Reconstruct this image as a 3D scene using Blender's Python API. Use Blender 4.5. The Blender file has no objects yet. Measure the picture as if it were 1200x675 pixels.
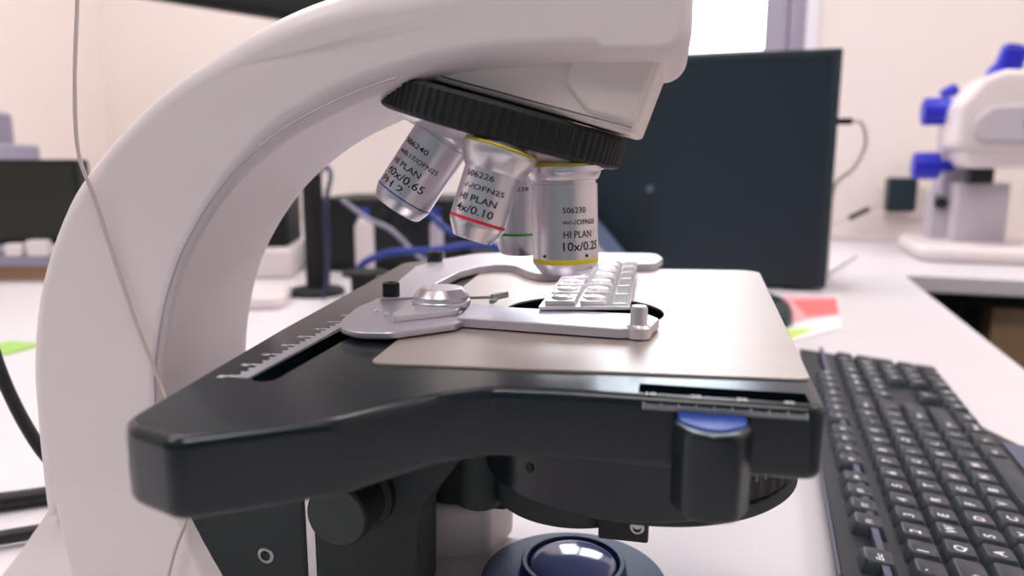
import bpy, math, random
from mathutils import Vector, Matrix
R = math.radians
random.seed(4)
sc = bpy.context.scene
COL = sc.collection

# ------------------------------------------------------------------ materials
def lin(c):
    return tuple(((v/255)/12.92 if v/255 <= .04045 else ((v/255+.055)/1.055)**2.4) for v in c)
def mat(name, rgb, rough=.5, metal=0., spec=.5, bump=0., bscale=400., coat=0., trans=0., ior=1.45, emit=None, estr=0., var=0., vscale=30.):
    m = bpy.data.materials.new(name); m.use_nodes = True
    nt = m.node_tree; b = nt.nodes['Principled BSDF']
    b.inputs['Base Color'].default_value = (*lin(rgb), 1)
    b.inputs['Roughness'].default_value = rough
    b.inputs['Metallic'].default_value = metal
    b.inputs['Specular IOR Level'].default_value = spec
    b.inputs['Coat Weight'].default_value = coat
    b.inputs['Transmission Weight'].default_value = trans
    b.inputs['IOR'].default_value = ior
    if emit:
        b.inputs['Emission Color'].default_value = (*lin(emit), 1); b.inputs['Emission Strength'].default_value = estr
    tc = nt.nodes.new('ShaderNodeTexCoord')
    if bump:
        n = nt.nodes.new('ShaderNodeTexNoise'); n.inputs['Scale'].default_value = bscale; n.inputs['Detail'].default_value = 3
        bp = nt.nodes.new('ShaderNodeBump'); bp.inputs['Strength'].default_value = bump; bp.inputs['Distance'].default_value = .0008
        nt.links.new(tc.outputs['Object'], n.inputs['Vector']); nt.links.new(n.outputs['Fac'], bp.inputs['Height'])
        nt.links.new(bp.outputs['Normal'], b.inputs['Normal'])
    if var:
        n = nt.nodes.new('ShaderNodeTexNoise'); n.inputs['Scale'].default_value = vscale; n.inputs['Detail'].default_value = 4
        cr = nt.nodes.new('ShaderNodeValToRGB')
        c = lin(rgb); cr.color_ramp.elements[0].color = (*[v*(1-var) for v in c], 1); cr.color_ramp.elements[1].color = (*[min(1, v*(1+var)) for v in c], 1)
        cr.color_ramp.elements[0].position = .3; cr.color_ramp.elements[1].position = .7
        nt.links.new(tc.outputs['Object'], n.inputs['Vector']); nt.links.new(n.outputs['Fac'], cr.inputs['Fac']); nt.links.new(cr.outputs['Color'], b.inputs['Base Color'])
    return m
M = dict(
    white=mat('enamel_white', (232, 221, 222), .38, bump=.03, bscale=900),
    warmwhite=mat('enamel_warm_white', (232, 220, 214), .42),
    black=mat('black_lacquer', (13, 26, 33), .22, spec=.46, bump=.04, bscale=2500),
    blacktex=mat('black_textured', (38, 47, 47), .55, bump=.5, bscale=1500),
    blackmat=mat('black_matt', (22, 27, 29), .6),
    deep=mat('deep_black', (12, 12, 14), .7),
    rubber=mat('black_rubber', (20, 25, 27), .55, bump=.1, bscale=2000),
    plate=mat('anodised_plate', (186, 174, 168), .42, metal=.55, var=.03, vscale=60),
    silver=mat('satin_aluminium', (222, 217, 224), .3, metal=.8, bump=.03, bscale=3000),
    holder=mat('holder_metal', (200, 196, 208), .34, metal=.7, bump=.05, bscale=3000),
    steel=mat('steel', (160, 160, 164), .2, metal=1.),
    glass=mat('lens_glass', (140, 150, 214), .12, metal=.0, coat=1., bump=.06, bscale=900),
    engrave=mat('engraving_black', (30, 28, 36), .6),
    paint=mat('white_engraving', (205, 210, 212), .6),
    yellow=mat('yellow_band', (226, 206, 20), .45), red=mat('red_band', (214, 40, 62), .45),
    blue=mat('blue_band', (40, 80, 165), .45), green=mat('green_band', (40, 170, 40), .45),
    navy=mat('navy_rim', (26, 52, 108), .4, bump=.2, bscale=900),
    slide=mat('clear_plastic', (253, 250, 255), .1, trans=.12, coat=.6, ior=1.45, spec=.6),
    wall=mat('wall_paint', (240, 230, 226), .9, bump=.05, bscale=60, var=.015, vscale=2),
    wallgrey=mat('wall_paint_grey', (120, 132, 140), .8, var=.015, vscale=2),
    ceil=mat('ceiling_paint', (240, 236, 232), .9), floor=mat('vinyl_floor', (96, 99, 106), .5, var=.06, vscale=8),
    desk=mat('white_laminate', (216, 211, 217), .45, var=.008, vscale=12),
    deskedge=mat('desk_edging', (222, 208, 216), .5),
    frame=mat('window_frame_grey', (170, 164, 182), .5), framew=mat('window_reveal_white', (236, 232, 244), .6),
    wood=mat('brown_wood', (168, 134, 104), .55, var=.12, vscale=14),
    tower=mat('tower_black', (30, 46, 55), .4, spec=.45), vent=mat('vent_black', (40, 54, 62), .6),
    kb=mat('keyboard_black', (26, 34, 44), .4), key=mat('keycap_black', (44, 51, 60), .34), legend=mat('key_legend', (240, 240, 245), .6),
    kbrim=mat('keyboard_rim', (84, 88, 112), .45),
    knob=mat('cobalt_plastic', (34, 40, 190), .35), grey=mat('light_grey_plastic', (198, 190, 200), .5), midgrey=mat('lavender_grey_plastic', (150, 145, 165), .5),
    cableb=mat('blue_cable', (28, 52, 150), .45), cablew=mat('pale_cable', (215, 205, 205), .5), cablek=mat('black_cable', (24, 24, 26), .45),
    cablem=mat('muted_blue_cable', (34, 56, 140), .5),
    postglow=mat('post_glow_blue', (14, 24, 70), .5), cap=mat('knob_cap_dark', (52, 61, 58), .5),
    capblue=mat('slider_cap_blue', (26, 62, 150), .4),
    thread=mat('thread_beige', (206, 192, 188), .6), folder=mat('blue_grey_folder', (92, 106, 134), .5),
    paperw=mat('paper_white', (240, 236, 240), .8), paperr=mat('paper_red_print', (232, 120, 120), .8), paperp=mat('paper_pink_print', (240, 168, 178), .8), paperg=mat('paper_green_print', (190, 216, 110), .8),
    greennote=mat('green_note', (160, 200, 110), .8), screen=mat('dull_screen', (44, 46, 38), .35),
    lamp=mat('lamp_diffuser', (255, 252, 246), .6, emit=(255, 248, 244), estr=9.),
)
g = bpy.data.materials.new('pane_glass'); g.use_nodes = True
nt = g.node_tree; nt.nodes.clear()
o_ = nt.nodes.new('ShaderNodeOutputMaterial'); mx = nt.nodes.new('ShaderNodeMixShader'); tr = nt.nodes.new('ShaderNodeBsdfTransparent'); gl = nt.nodes.new('ShaderNodeBsdfGlossy')
gl.inputs['Roughness'].default_value = .02; mx.inputs[0].default_value = .06
nt.links.new(tr.outputs[0], mx.inputs[1]); nt.links.new(gl.outputs[0], mx.inputs[2]); nt.links.new(mx.outputs[0], o_.inputs[0])
M['pane'] = g

# ------------------------------------------------------------------ mesh helpers
class MB:
    def __init__(s): s.v = []; s.f = []
    def add(s, vs, fs, mx=None):
        n = len(s.v)
        s.v += [tuple(mx @ Vector(p)) if mx else tuple(p) for p in vs]
        s.f += [tuple(i+n for i in f) for f in fs]; return s
    def mesh(s, name, m, ang=40):
        me = bpy.data.meshes.new(name); me.from_pydata(s.v, [], s.f); me.validate(); me.update()
        import bmesh
        bm = bmesh.new(); bm.from_mesh(me); bmesh.ops.recalc_face_normals(bm, faces=bm.faces); bm.to_mesh(me); bm.free()
        if m: me.materials.append(m)
        me.shade_smooth(); me.set_sharp_from_angle(angle=R(ang))
        return me
    def build(s, name, m, parent=None, ang=40, wn=True):
        o = bpy.data.objects.new(name, s.mesh(name, m, ang)); COL.objects.link(o); o.parent = parent
        if wn:
            w = o.modifiers.new('wn', 'WEIGHTED_NORMAL'); w.keep_sharp = True; w.weight = 80
        return o
def empty(name, loc=(0, 0, 0), rz=0., label=None, cat=None, group=None):
    o = bpy.data.objects.new(name, None); COL.objects.link(o); o.location = loc; o.rotation_euler = (0, 0, rz); o.empty_display_size = .02
    return tag(o, label, cat, group)
def tag(o, label=None, cat=None, group=None, kind=None):
    if label: o['label'] = label
    if cat: o['category'] = cat
    if group: o['group'] = group
    if kind: o['kind'] = kind
    return o
def put(o, loc, rz=0.):
    o.location = loc; o.rotation_euler = (0, 0, rz); return o
def area2(p): return sum(p[i][0]*p[(i+1) % len(p)][1]-p[(i+1) % len(p)][0]*p[i][1] for i in range(len(p)))
def inset(p, b):
    n = len(p); out = []
    for i in range(n):
        a, c, d = Vector(p[i-1]), Vector(p[i]), Vector(p[(i+1) % n])
        e1 = (c-a).normalized(); e2 = (d-c).normalized()
        n1 = Vector((-e1.y, e1.x)); n2 = Vector((-e2.y, e2.x))
        m = n1+n2; L = m.length
        m = m/L if L > 1e-6 else n1
        k = b[i]/max(.35, m.dot(n1))
        out.append((c.x+m.x*k, c.y+m.y*k))
    return out
def slab(mb, prof, h0, h1, b=0., plane='xy', segs=4, mx=None, b0=None):
    """solid with outline prof between heights h0..h1, rounded rims (b top, b0 bottom; number or per-vertex list)"""
    p = list(prof)
    bl = list(b) if hasattr(b, '__len__') else [b]*len(p)
    b0l = bl if b0 is None else (list(b0) if hasattr(b0, '__len__') else [b0]*len(p))
    if area2(p) < 0: p.reverse(); bl = bl[::-1]; b0l = b0l[::-1]
    rings = []
    def ring(bs, sgn, h, t):
        ins = inset(p, [x*(1-math.cos(t)) for x in bs])
        return [(q[0], q[1], h - sgn*x*(1-math.sin(t))) for q, x in zip(ins, bs)]
    if max(b0l) > 0:
        for k in range(segs, -1, -1):
            t = R(90)*k/segs; rings.append(ring(b0l, -1, h0, t))
    else: rings.append([(q[0], q[1], h0) for q in p])
    if max(bl) > 0:
        for k in range(segs+1):
            t = R(90)*k/segs; rings.append(ring(bl, 1, h1, t))
    else: rings.append([(q[0], q[1], h1) for q in p])
    # correct bevel param: t from 0 (side) to 90deg (cap)
    n = len(p); vs = []; fs = []
    for r_ in rings: vs += r_
    for k in range(len(rings)-1):
        for i in range(n):
            j = (i+1) % n; fs.append((k*n+i, k*n+j, (k+1)*n+j, (k+1)*n+i))
    fs.append(tuple(range(n-1, -1, -1))); fs.append(tuple((len(rings)-1)*n+i for i in range(n)))
    if plane == 'xz': vs = [(x, -h, z) for x, z, h in vs]        # h counts toward the near side (-y)
    elif plane == 'yz': vs = [(h, x, z) for x, z, h in vs]
    return mb.add(vs, fs, mx)
def fillet(poly, r, seg=6):
    n = len(poly); out = []
    rr = r if hasattr(r, '__len__') else [r]*n
    for i in range(n):
        a, c, d = Vector(poly[i-1][:2]), Vector(poly[i][:2]), Vector(poly[(i+1) % n][:2])
        u = (a-c); w = (d-c); lu, lw = u.length, w.length; u.normalize(); w.normalize()
        ang = u.angle(w)
        if rr[i] <= 0 or ang > R(174): out.append(tuple(c)); continue
        t = min(rr[i]/math.tan(ang/2), lu*.48, lw*.48); rad = t*math.tan(ang/2)
        ctr = c+(u+w).normalized()*(rad/math.sin(ang/2))
        p0 = c+u*t; p1 = c+w*t
        a0 = math.atan2(p0.y-ctr.y, p0.x-ctr.x); a1 = math.atan2(p1.y-ctr.y, p1.x-ctr.x)
        da = (a1-a0+math.pi) % (2*math.pi)-math.pi
        for k in range(seg+1):
            q = a0+da*k/seg; out.append((ctr.x+rad*math.cos(q), ctr.y+rad*math.sin(q)))
    return out
def spline(pts, k=6):
    P = [Vector(p) for p in pts]; P = [P[0]*2-P[1]]+P+[P[-1]*2-P[-2]]; out = []
    for i in range(1, len(P)-2):
        for j in range(k):
            t = j/k; a, b, c, d = P[i-1:i+3]
            out.append(tuple(.5*((2*b)+(c-a)*t+(2*a-5*b+4*c-d)*t*t+(3*b-a-3*c+d)*t**3)))
    out.append(tuple(P[-2])); return out
def rect(x0, x1, y0, y1): return [(x0, y0), (x1, y0), (x1, y1), (x0, y1)]
def box(mb, x0, x1, y0, y1, z0, z1, b=0., r=0., mx=None, segs=3):
    p = rect(x0, x1, y0, y1)
    if r > 0: p = fillet(p, r, 5)
    return slab(mb, p, z0, z1, b, 'xy', segs, mx)
def circ(cx, cy, r, n=48): return [(cx+r*math.cos(2*math.pi*i/n), cy+r*math.sin(2*math.pi*i/n)) for i in range(n)]
def lathe(mb, prof, n=64, mx=None, mod=None):
    vs = []; fs = []; m = len(prof)
    for k, (r, z) in enumerate(prof):
        for i in range(n):
            a = 2*math.pi*i/n; q = r*(mod(k, i) if mod else 1)
            vs.append((q*math.cos(a), q*math.sin(a), z))
    for k in range(m-1):
        for i in range(n):
            j = (i+1) % n; fs.append((k*n+i, k*n+j, (k+1)*n+j, (k+1)*n+i))
    if prof[0][0] > 1e-6: fs.append(tuple(range(n-1, -1, -1)))
    if prof[-1][0] > 1e-6: fs.append(tuple((m-1)*n+i for i in range(n)))
    return mb.add(vs, fs, mx)
def tube(mb, path, r, n=8, mx=None):
    P = [Vector(p) for p in path]; vs = []; fs = []; up = Vector((.31, .2, .93)).normalized()
    for i, p in enumerate(P):
        t = (P[min(i+1, len(P)-1)]-P[max(i-1, 0)]).normalized()
        a = t.cross(up); a = a.normalized() if a.length > 1e-4 else Vector((1, 0, 0)); b = t.cross(a)
        for k in range(n):
            q = 2*math.pi*k/n; vs.append(tuple(p+(a*math.cos(q)+b*math.sin(q))*r))
    for i in range(len(P)-1):
        for k in range(n):
            l = (k+1) % n; fs.append((i*n+k, i*n+l, (i+1)*n+l, (i+1)*n+k))
    fs.append(tuple(range(n-1, -1, -1))); fs.append(tuple((len(P)-1)*n+k for k in range(n)))
    return mb.add(vs, fs, mx)
def T(x, y, z): return Matrix.Translation((x, y, z))
def Rm(a, ax): return Matrix.Rotation(R(a), 4, ax)
def cut(o, mbc):
    c = mbc.build('cutter', None, None, wn=False); c.matrix_world = o.matrix_world
    wn = o.modifiers.get('wn')
    if wn: o.modifiers.remove(wn)
    b = o.modifiers.new('b', 'BOOLEAN'); b.operation = 'DIFFERENCE'; b.object = c; b.solver = 'EXACT'
    c.parent = o.parent
    dg = bpy.context.evaluated_depsgraph_get(); dg.update()
    me = bpy.data.meshes.new_from_object(o.evaluated_get(dg), depsgraph=dg)
    o.modifiers.clear(); o.data = me; bpy.data.objects.remove(c)
    me.shade_smooth(); me.set_sharp_from_angle(angle=R(40))
    w = o.modifiers.new('wn', 'WEIGHTED_NORMAL'); w.keep_sharp = True; w.weight = 80
TXT = {}
def textmesh(s):
    """flat outline mesh of a word: verts scaled to cap height 1, width w"""
    if s in TXT: return TXT[s]
    cu = bpy.data.curves.new('t', 'FONT'); cu.body = s; cu.offset = .014; cu.resolution_u = 3
    ob = bpy.data.objects.new('t', cu); COL.objects.link(ob)
    dg = bpy.context.evaluated_depsgraph_get(); dg.update()
    me = ob.evaluated_get(dg).to_mesh()
    vs = [tuple(v.co) for v in me.vertices]; fs = [tuple(p.vertices) for p in me.polygons]
    bpy.data.objects.remove(ob); bpy.data.curves.remove(cu)
    x0 = min(v[0] for v in vs); w = max(v[0] for v in vs)-x0
    cap = .69
    TXT[s] = ([((v[0]-x0)/cap, v[1]/cap) for v in vs], fs, w/cap); return TXT[s]
def flattext(mb, s, cap, width, mx):
    v, f, w = textmesh(s); k = (width/(w*cap)) if width else 1
    return mb.add([(x*cap*k, y*cap, 0) for x, y in v], f, mx)

# ------------------------------------------------------------------ the room
GA = R(-19)                     # desks and walls are turned 19 degrees
gx = Vector((math.cos(GA), math.sin(GA), 0)); gy = Vector((-math.sin(GA), math.cos(GA), 0))
W0 = Vector((.94, 2.08, 0))     # a point on the foot of the back wall at desk height
def G(x, y, z=0.): return tuple(W0+gx*x+gy*y+Vector((0, 0, z)))
def struct(name, mb, m, loc=None, rz=0., wn=False):
    o = mb.build(name, m, None, wn=wn); o['kind'] = 'structure'
    if loc: put(o, loc, rz)
    return o
FZ = -.76; CZ = 1.95
XL, XR, YB = -2.7, 1.6, -3.6    # room extents along the grid
wx0, wx1, wz0, wz1 = -1.05, -.125, .50, 1.45
b = MB(); box(b, XL-.1, wx0, 0, .1, FZ, CZ); box(b, wx1, XR+.1, 0, .1, FZ, CZ); box(b, wx0, wx1, 0, .1, FZ, wz0); box(b, wx0, wx1, 0, .1, wz1, CZ)
struct('wall_back', b, M['wall'], W0, GA)
struct('wall_left', box(MB(), XL-.1, XL, YB, 0, FZ, CZ), M['wall'], W0, GA)
struct('wall_right', box(MB(), XR, XR+.1, YB, 0, FZ, CZ), M['wall'], W0, GA)
struct('wall_front', box(MB(), XL-.1, XR+.1, YB-.1, YB, FZ, CZ), M['wallgrey'], W0, GA)
struct('floor', box(MB(), XL-.1, XR+.1, YB-.1, .1, FZ-.1, FZ), M['floor'], W0, GA)
struct('ceiling', box(MB(), XL-.1, XR+.1, YB-.1, .1, CZ, CZ+.1), M['ceil'], W0, GA)
# window: deep grey frame, white reveal, one pane
b = MB()
for x0, x1, z0, z1 in ((wx0, wx0+.05, wz0, wz1), (wx1-.112, wx1-.05, wz0, wz1), (wx1-.044, wx1, wz0, wz1), (wx0+.05, wx1-.112, wz0, wz0+.034), (wx0+.05, wx1-.112, wz1-.05, wz1), (wx0+.36, wx0+.40, wz0+.034, wz1-.05)):
    box(b, x0, x1, .02, .07, z0, z1, .004)
w = struct('window_1', b, M['frame'], W0, GA)
box(b := MB(), wx1-.052, wx1-.042, .035, .068, wz0, wz1); b.build('frame_groove', M['midgrey'], w)
box(MB(), wx0+.05, wx1-.112, .042, .048, wz0+.034, wz1-.05).build('pane', M['pane'], w)
box(MB(), wx1, wx1+.03, -.012, 0, wz0-.03, wz1+.03, .003).build('frame_edge', M['framew'], w)
box(MB(), wx0-.03, wx1+.03, -.02, .0, wz0-.03, wz0-.001, .004).build('sill', M['frame'], w)
# ceiling lights
for i, (x, y) in enumerate(((-1.9, -1.0), (-.5, -1.0), (.9, -1.0), (-1.7, -2.75), (-.1, -2.75))):
    o = empty('ceiling_light', G(x, y, CZ), GA, 'square recessed ceiling light panel over the lab desks', 'ceiling light', 'ceiling light panels')
    f = MB(); box(f, -.32, .32, -.32, -.3, -.02, 0); box(f, -.32, .32, .3, .32, -.02, 0); box(f, -.32, -.3, -.3, .3, -.02, 0); box(f, .3, .32, -.3, .3, -.02, 0)
    f.build('lamp_frame', M['white'], o); box(MB(), -.3, .3, -.3, .3, -.012, -.004).build('diffuser', M['lamp'], o)

# ------------------------------------------------------------------ worktop (an L), cabinet below the return
rd = Vector((.326, .945, 0))
c = Vector((.746, 1.364, 0)); e = Vector((.945, -.326, 0))
def wl(p): p = Vector(p)-W0; return (p.dot(gx), p.dot(gy))
cg = wl(c)
q_ = .003
top = [(XL+q_, -2.55), (cg[0]+.012, -2.55), (cg[0], cg[1]), (XR-q_, cg[1]-.005), (XR-q_, -q_), (XL+q_, -q_)]
b = MB(); slab(b, fillet(top, [0, .01, .012, 0, 0, 0], 5), -.032, 0, .003, 'xy', 3)
o = b.build('worktop', M['desk']); put(o, W0, GA); tag(o, 'white L-shaped laminate worktop carrying the keyboard and both microscopes', 'worktop')
o = empty('base_cabinet', G(.62, cg[1]+.02, FZ), GA, 'brown wooden cabinet below the white counter at right', 'cabinet')
H = -.036-FZ
b = MB(); box(b, -.44, .5, .12, .5, 0, H, .003); b.build('carcass', M['blackmat'], o)
b = MB(); box(b, -.4, -.02, .05, .12, .02, H-.03, .004, .004); b.build('door', M['wood'], o)
b = MB(); box(b, 0, .38, .05, .12, .02, H-.03, .004, .004); b.build('door', M['wood'], o)
b = MB(); box(b, -.44, .5, .06, .12, H-.028, H, .003); b.build('rail', M['deep'], o)  # black strip paints in the shadow gap under the counter

# ------------------------------------------------------------------ the compound microscope
TH = R(12); O = Vector((.0257, .28, 0))
mic = empty('compound_microscope', O, -TH, 'large white compound microscope with black stage and silver objectives, filling the foreground', 'microscope')
k = .001
def mm(pts): return [tuple(c*k for c in p) for p in pts]
# foot: loft from arm section to a broad foot, running on into the base
topS = [(-230, -14), (-223, -32.6), (-165, -32.6), (-158, -26), (-158, 26), (-165, 32.6), (-223, 32.6), (-230, 14)]
botS = [(-292, -10), (-191, -54), (-126, -41), (-119, -26), (-119, 26), (-126, 41), (-191, 54), (-292, 10)]
topF = fillet(topS, 3, 4); botF = fillet(botS, 6, 4)
n = len(topF); vs = []; fs = []
L = 10
for i in range(L+1):
    t = i/L; s = 1-(1-t)**1.25; z = 76*t
    vs += [((bx+(tx-bx)*s)*k, (by+(ty-by)*s)*k, z*k) for (tx, ty), (bx, by) in zip(topF, botF)]
for i in range(L):
    for j in range(n): fs.append((i*n+j, i*n+(j+1) % n, (i+1)*n+(j+1) % n, (i+1)*n+j))
fs.append(tuple(range(n-1, -1, -1))); fs.append(tuple(L*n+j for j in range(n)))
b = MB().add(vs, fs)
foot = [(-110, -52), (-20, -36)] + [(37*math.cos(a), 37*math.sin(a)) for a in [R(-85+10*i) for i in range(18)]] + [(-20, 36), (-110, 52)]
slab(b, mm(fillet(foot, [4, 20]+[0]*18+[20, 4], 5)), 0, .034, .006, 'xy', 4)
slab(b, mm(fillet([(-74, 8), (-40, 16), (-34, 46), (-74, 52)], 5, 4)), .03, .058, .005, 'xy', 4)
b.build('base', M['white'], mic)
# arm
outer = [(-230.5, 55), (-230.5, 75), (-230, 100), (-228, 129), (-219.5, 162), (-203, 193.5), (-185, 213.5), (-166, 229.5), (-149, 241), (-130, 251), (-112, 259), (-92, 266), (-66, 272), (-30, 276), (20, 278)]
inner = [(12, 242), (-8, 242), (-31, 241), (-50, 238), (-66, 234), (-84, 227.5), (-106, 217), (-128, 200.5), (-146, 178.5), (-157, 156.5), (-164, 132), (-166.5, 110), (-166, 80), (-162, 55)]
po = spline(outer, 5); pi_ = spline(inner, 5)
nose = fillet([po[-1], (39, 277), (39, 242), pi_[0]], [0, 8, 9, 0], 7)
prof = po[:-1]+nose+pi_[1:]
bev = []
for i, p in enumerate(prof):
    if i < len(po)-1: bev.append(8 + 6*max(0, min(1, (p[0]+150)/90)))
    elif i < len(po)-1+len(nose): bev.append(7 if p[1] > 262 else 5)
    else: bev.append(4.8+3.4*max(0, min(1, (p[0]+140)/40)))
b = MB(); slab(b, mm(prof), -.033, .033, [x*k for x in bev], 'xz', 6)
def wide(x): t = max(0, min(1, (x*1000+150)/75)); return 1+.19*t*t*(3-2*t)
b.v = [(x, y*wide(x), z) for x, y, z in b.v]
arm = b.build('arm', M['white'], mic, ang=50)
sp = [p for p in spline(inner, 5) if p[0] < -55]
for sgn in (-1, 1): tube(b2 := MB(), [((x-1.6)*k, sgn*.0326*wide(x*k), (z+1.6)*k) for x, z in sp], .0004, 6); b2.build('seam', M['grey'], arm, wn=False)
# nosepiece mount
b = MB(); slab(b, mm(fillet([(-56, 240.5), (20.0, 219.2), (22.2, 219.6), (30.5, 243), (30.5, 250), (-56, 250)], [1, 1, 1.5, 4, 0, 0], 4)), -.0315, .0315, .0022, 'xz', 4)
b.build('nosepiece_mount', M['warmwhite'], mic)
b = MB(); slab(b, mm(fillet([(2, 246), (-3, 237), (6, 226.5), (21.5, 222.2), (29.3, 245)], [0, 6, 4, 2, 0], 4)), -.0326, .0326, .0018, 'xz', 4)
b.build('mount_cheek', M['warmwhite'], mic)
# turret: axis leans 15.6 degrees
tm = T(-.0305, .005, .2255) @ Rm(15.6, 'Y')
NR = 180
b = MB(); lathe(b, [(.030, .0065), (.046, .0065), (.0472, .0058), (.0480, .0050), (.0480, -.0045), (.0470, -.0056), (.0455, -.0062), (.03, -.0062)], NR*2, tm,
                mod=lambda kk, i: 1.0 if kk in (0, 1, 2, 5, 6, 7) else (1.008 if (i % 4) < 2 else .994))
b.build('nosepiece_ring', M['rubber'], mic, ang=25, wn=False)
b = MB(); lathe(b, [(.043, -.0055), (.0435, -.0062), (.041, -.0078), (.034, -.0098), (.020, -.0120), (.0, -.0130)], 96, tm)
b.build('turret', M['silver'], mic)
b = MB(); lathe(b, [(.02, .006), (.026, .0062), (.026, .0085), (.02, .009)], 64, tm); b.build('turret_bearing', M['black'], mic)

def objective(base, axis, prof, bands, lines, name='objective_lens', label=None, rsock=13.5):
    base = Vector(base)*k; ax = Vector(axis).normalized()
    q = Vector((0, 0, -1)).rotation_difference(ax)
    o = lathe(MB(), [(r*k, -d*k) for r, d in prof], 72).build(name, M['silver'], mic)
    o.rotation_mode = 'QUATERNION'; o.rotation_quaternion = q; o.location = base
    if label: o['label'] = label
    # socket
    d0_ = -prof[0][1]
    lathe(MB(), [(rsock*.5*k, (5.5+d0_)*k), (rsock*.8*k, (4.2+d0_)*k), (rsock*k, (1.2+d0_)*k), (rsock*k, (.2+d0_)*k), (prof[0][0]*k, d0_*k)], 64).build('socket', M['silver'], o)
    lathe(MB(), [(rsock*.93*k, (2.3+d0_)*k), (rsock*.97*k, (2.3+d0_)*k), (rsock*1.0*k, (1.9+d0_)*k), (rsock*.97*k, (1.7+d0_)*k)], 64).build('socket_ring', M['yellow'], o) if rsock > 13.2 else None
    for m, d0, d1, r in bands:
        lathe(MB(), [(r*k, -d0*k), ((r+.12)*k, -(d0+.1)*k), ((r+.12)*k, -(d1-.1)*k), (r*k, -d1*k)], 72).build('colour_band', M[m], o)
    e = MB()
    for s, cap, d, th0, span, r in lines:
        v, f, w = textmesh(s); rad = (r+.07)
        wd = R(span)*rad; sx = wd/w
        pts = []
        for x, y in v:
            a = R(th0)+x*sx/rad; pts.append((rad*math.sin(a)*k, -rad*math.cos(a)*k, (-d+y*cap)*k))
        e.add(pts, f)
    if lines: e.build('engraving', M['engrave'], o, wn=False)
    return o
# 10x, yellow band
o10 = objective((-4.2, -12, 207.5), (.03, -.0, -1),
    [(13.4, 0), (13.5, 1.0), (12.9, 2.4), (12.3, 3.6), (11.6, 3.8), (11.6, 5.0), (12.1, 5.2), (12.15, 31.6), (12.1, 34.2), (9.6, 37.6), (9.2, 38.0), (5.5, 38.2), (4.5, 37.4), (0, 37.2)],
    [('yellow', 32.0, 33.7, 12.1), ], [('506230', 2.0, 15.2, 4, 41, 12.15), ('\u221e/-/OFN25', 1.7, 19.3, 4, 62, 12.15), ('HI PLAN', 2.4, 24.0, 5, 52, 12.15), ('10x/0.25', 3.0, 28.6, 4, 72, 12.15)],
    label='silver objective with a yellow band')
for th in (-38, 38):
    a = R(th+8); lathe(MB(), [(.0005, 0), (.0006, .0003), (0, .0003)], 16, T(.01216*math.sin(a), -.01216*math.cos(a), -.0307) @ Rm(th+8, 'Z') @ Rm(90, 'X')).build('set_screw', M['engrave'], o10)
# 4x, red band
objective((-25.0, -30.5, 211.4), (-.285, -.12, -.95),
    [(13.2, -1.6), (13.0, -.4), (12.2, 1.2), (11.4, 3.4), (10.5, 4.6), (10.0, 5.2), (10.0, 23.4), (9.8, 24.0), (9.5, 24.8), (7.2, 28.8), (6.8, 29.4), (5.2, 29.2), (4.8, 28), (0, 27.6)],
    [('red', 22.0, 23.2, 9.95)], [('506226', 1.9, 8.4, -42, 62, 10.05), ('-/-/OFN25', 1.7, 12.4, -42, 92, 10.05), ('HI PLAN', 2.2, 16.6, -42, 82, 10.05), ('4x/0.10', 2.6, 20.6, -42, 82, 10.05)],
    label='silver objective with a red band', rsock=13.25)
# 40x, blue band
objective((-50.2, -13, 219.2), (-.555, -.10, -.83),
    [(12.2, -4.5), (12.0, -2.5), (11.2, -1), (10.6, -.6), (10.6, .4), (11.1, .8), (11.2, 27.2), (10.8, 28.6), (9.8, 31.2), (9.2, 31.8), (5.4, 32), (5.0, 31.3), (0, 31)],
    [('blue', 26.0, 26.7, 11.1)], [('506240', 1.9, 8.2, -50, 62, 11.15), ('\u221e/0.17/OFN25', 1.7, 12.4, -50, 98, 11.15), ('HI PLAN', 2.2, 16.8, -50, 72, 11.15), ('40x/0.65', 2.9, 21.2, -50, 93, 11.15), ('PH 2', 2.5, 25.0, -50, 59, 11.15)],
    label='silver objective with a blue band', rsock=12)
# 100x, green band, behind
objective((-27.6, 20, 211.2), (.02, .06, -1),
    [(12.5, -1), (12.5, 1.5), (11.8, 4), (11.4, 7), (11.4, 8), (11.0, 8.2), (10.9, 29), (10.9, 33.5), (9.5, 38), (8.5, 39), (0, 39)],
    [('green', 29.4, 30.4, 10.95)], [('506238', 1.6, 12, -20, 50, 11.0)], label='silver objective with a green band')

# ------------------------------------------------------------------ stage
ZB, ZT = .1312, .1508
st = [(-90, -142), (-70, -149), (-40.5, -129.5), (-22, -106), (-10, -98.5), (8, -97), (40, -97), (73.5, -97.5), (80, 30), (85, 138), (20, 138), (-60, 140), (-104, 150), (-122, 131), (-112, 40), (-103, -44), (-94, -111)]
stf = fillet(st, [12, 7, 14, 14, 8, 0, 0, 5, 0, 10, 0, 20, 8, 10, 0, 0, 0], 7)
stage = slab(MB(), mm(stf), ZB, ZT, .0026, 'xy', 5).build('stage', M['black'], mic)
cb = MB(); slab(cb, mm(circ(2, 5, 31.5, 64)), .136, .16)
slab(cb, mm(fillet([(-78.5, -106), (-71, -106), (-76, 120), (-83, 120)], 3.4, 4)), .143, .16)
slab(cb, mm(rect(27.5, 70, -94.3, -86)), .1435, .16)
cut(stage, cb)
pl = [(-52, -84), (73.5, -74.5), (84, 137), (-66, 120)]
plate = slab(MB(), mm(fillet(pl, [4, 4, 10, 10], 6)), ZT-.0004, ZT+.0007, .0004, 'xy', 2).build('stage_plate', M['plate'], mic)
cb = MB(); slab(cb, mm(circ(2, 5, 31.5, 64)), .14, .16); cut(plate, cb)
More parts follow.
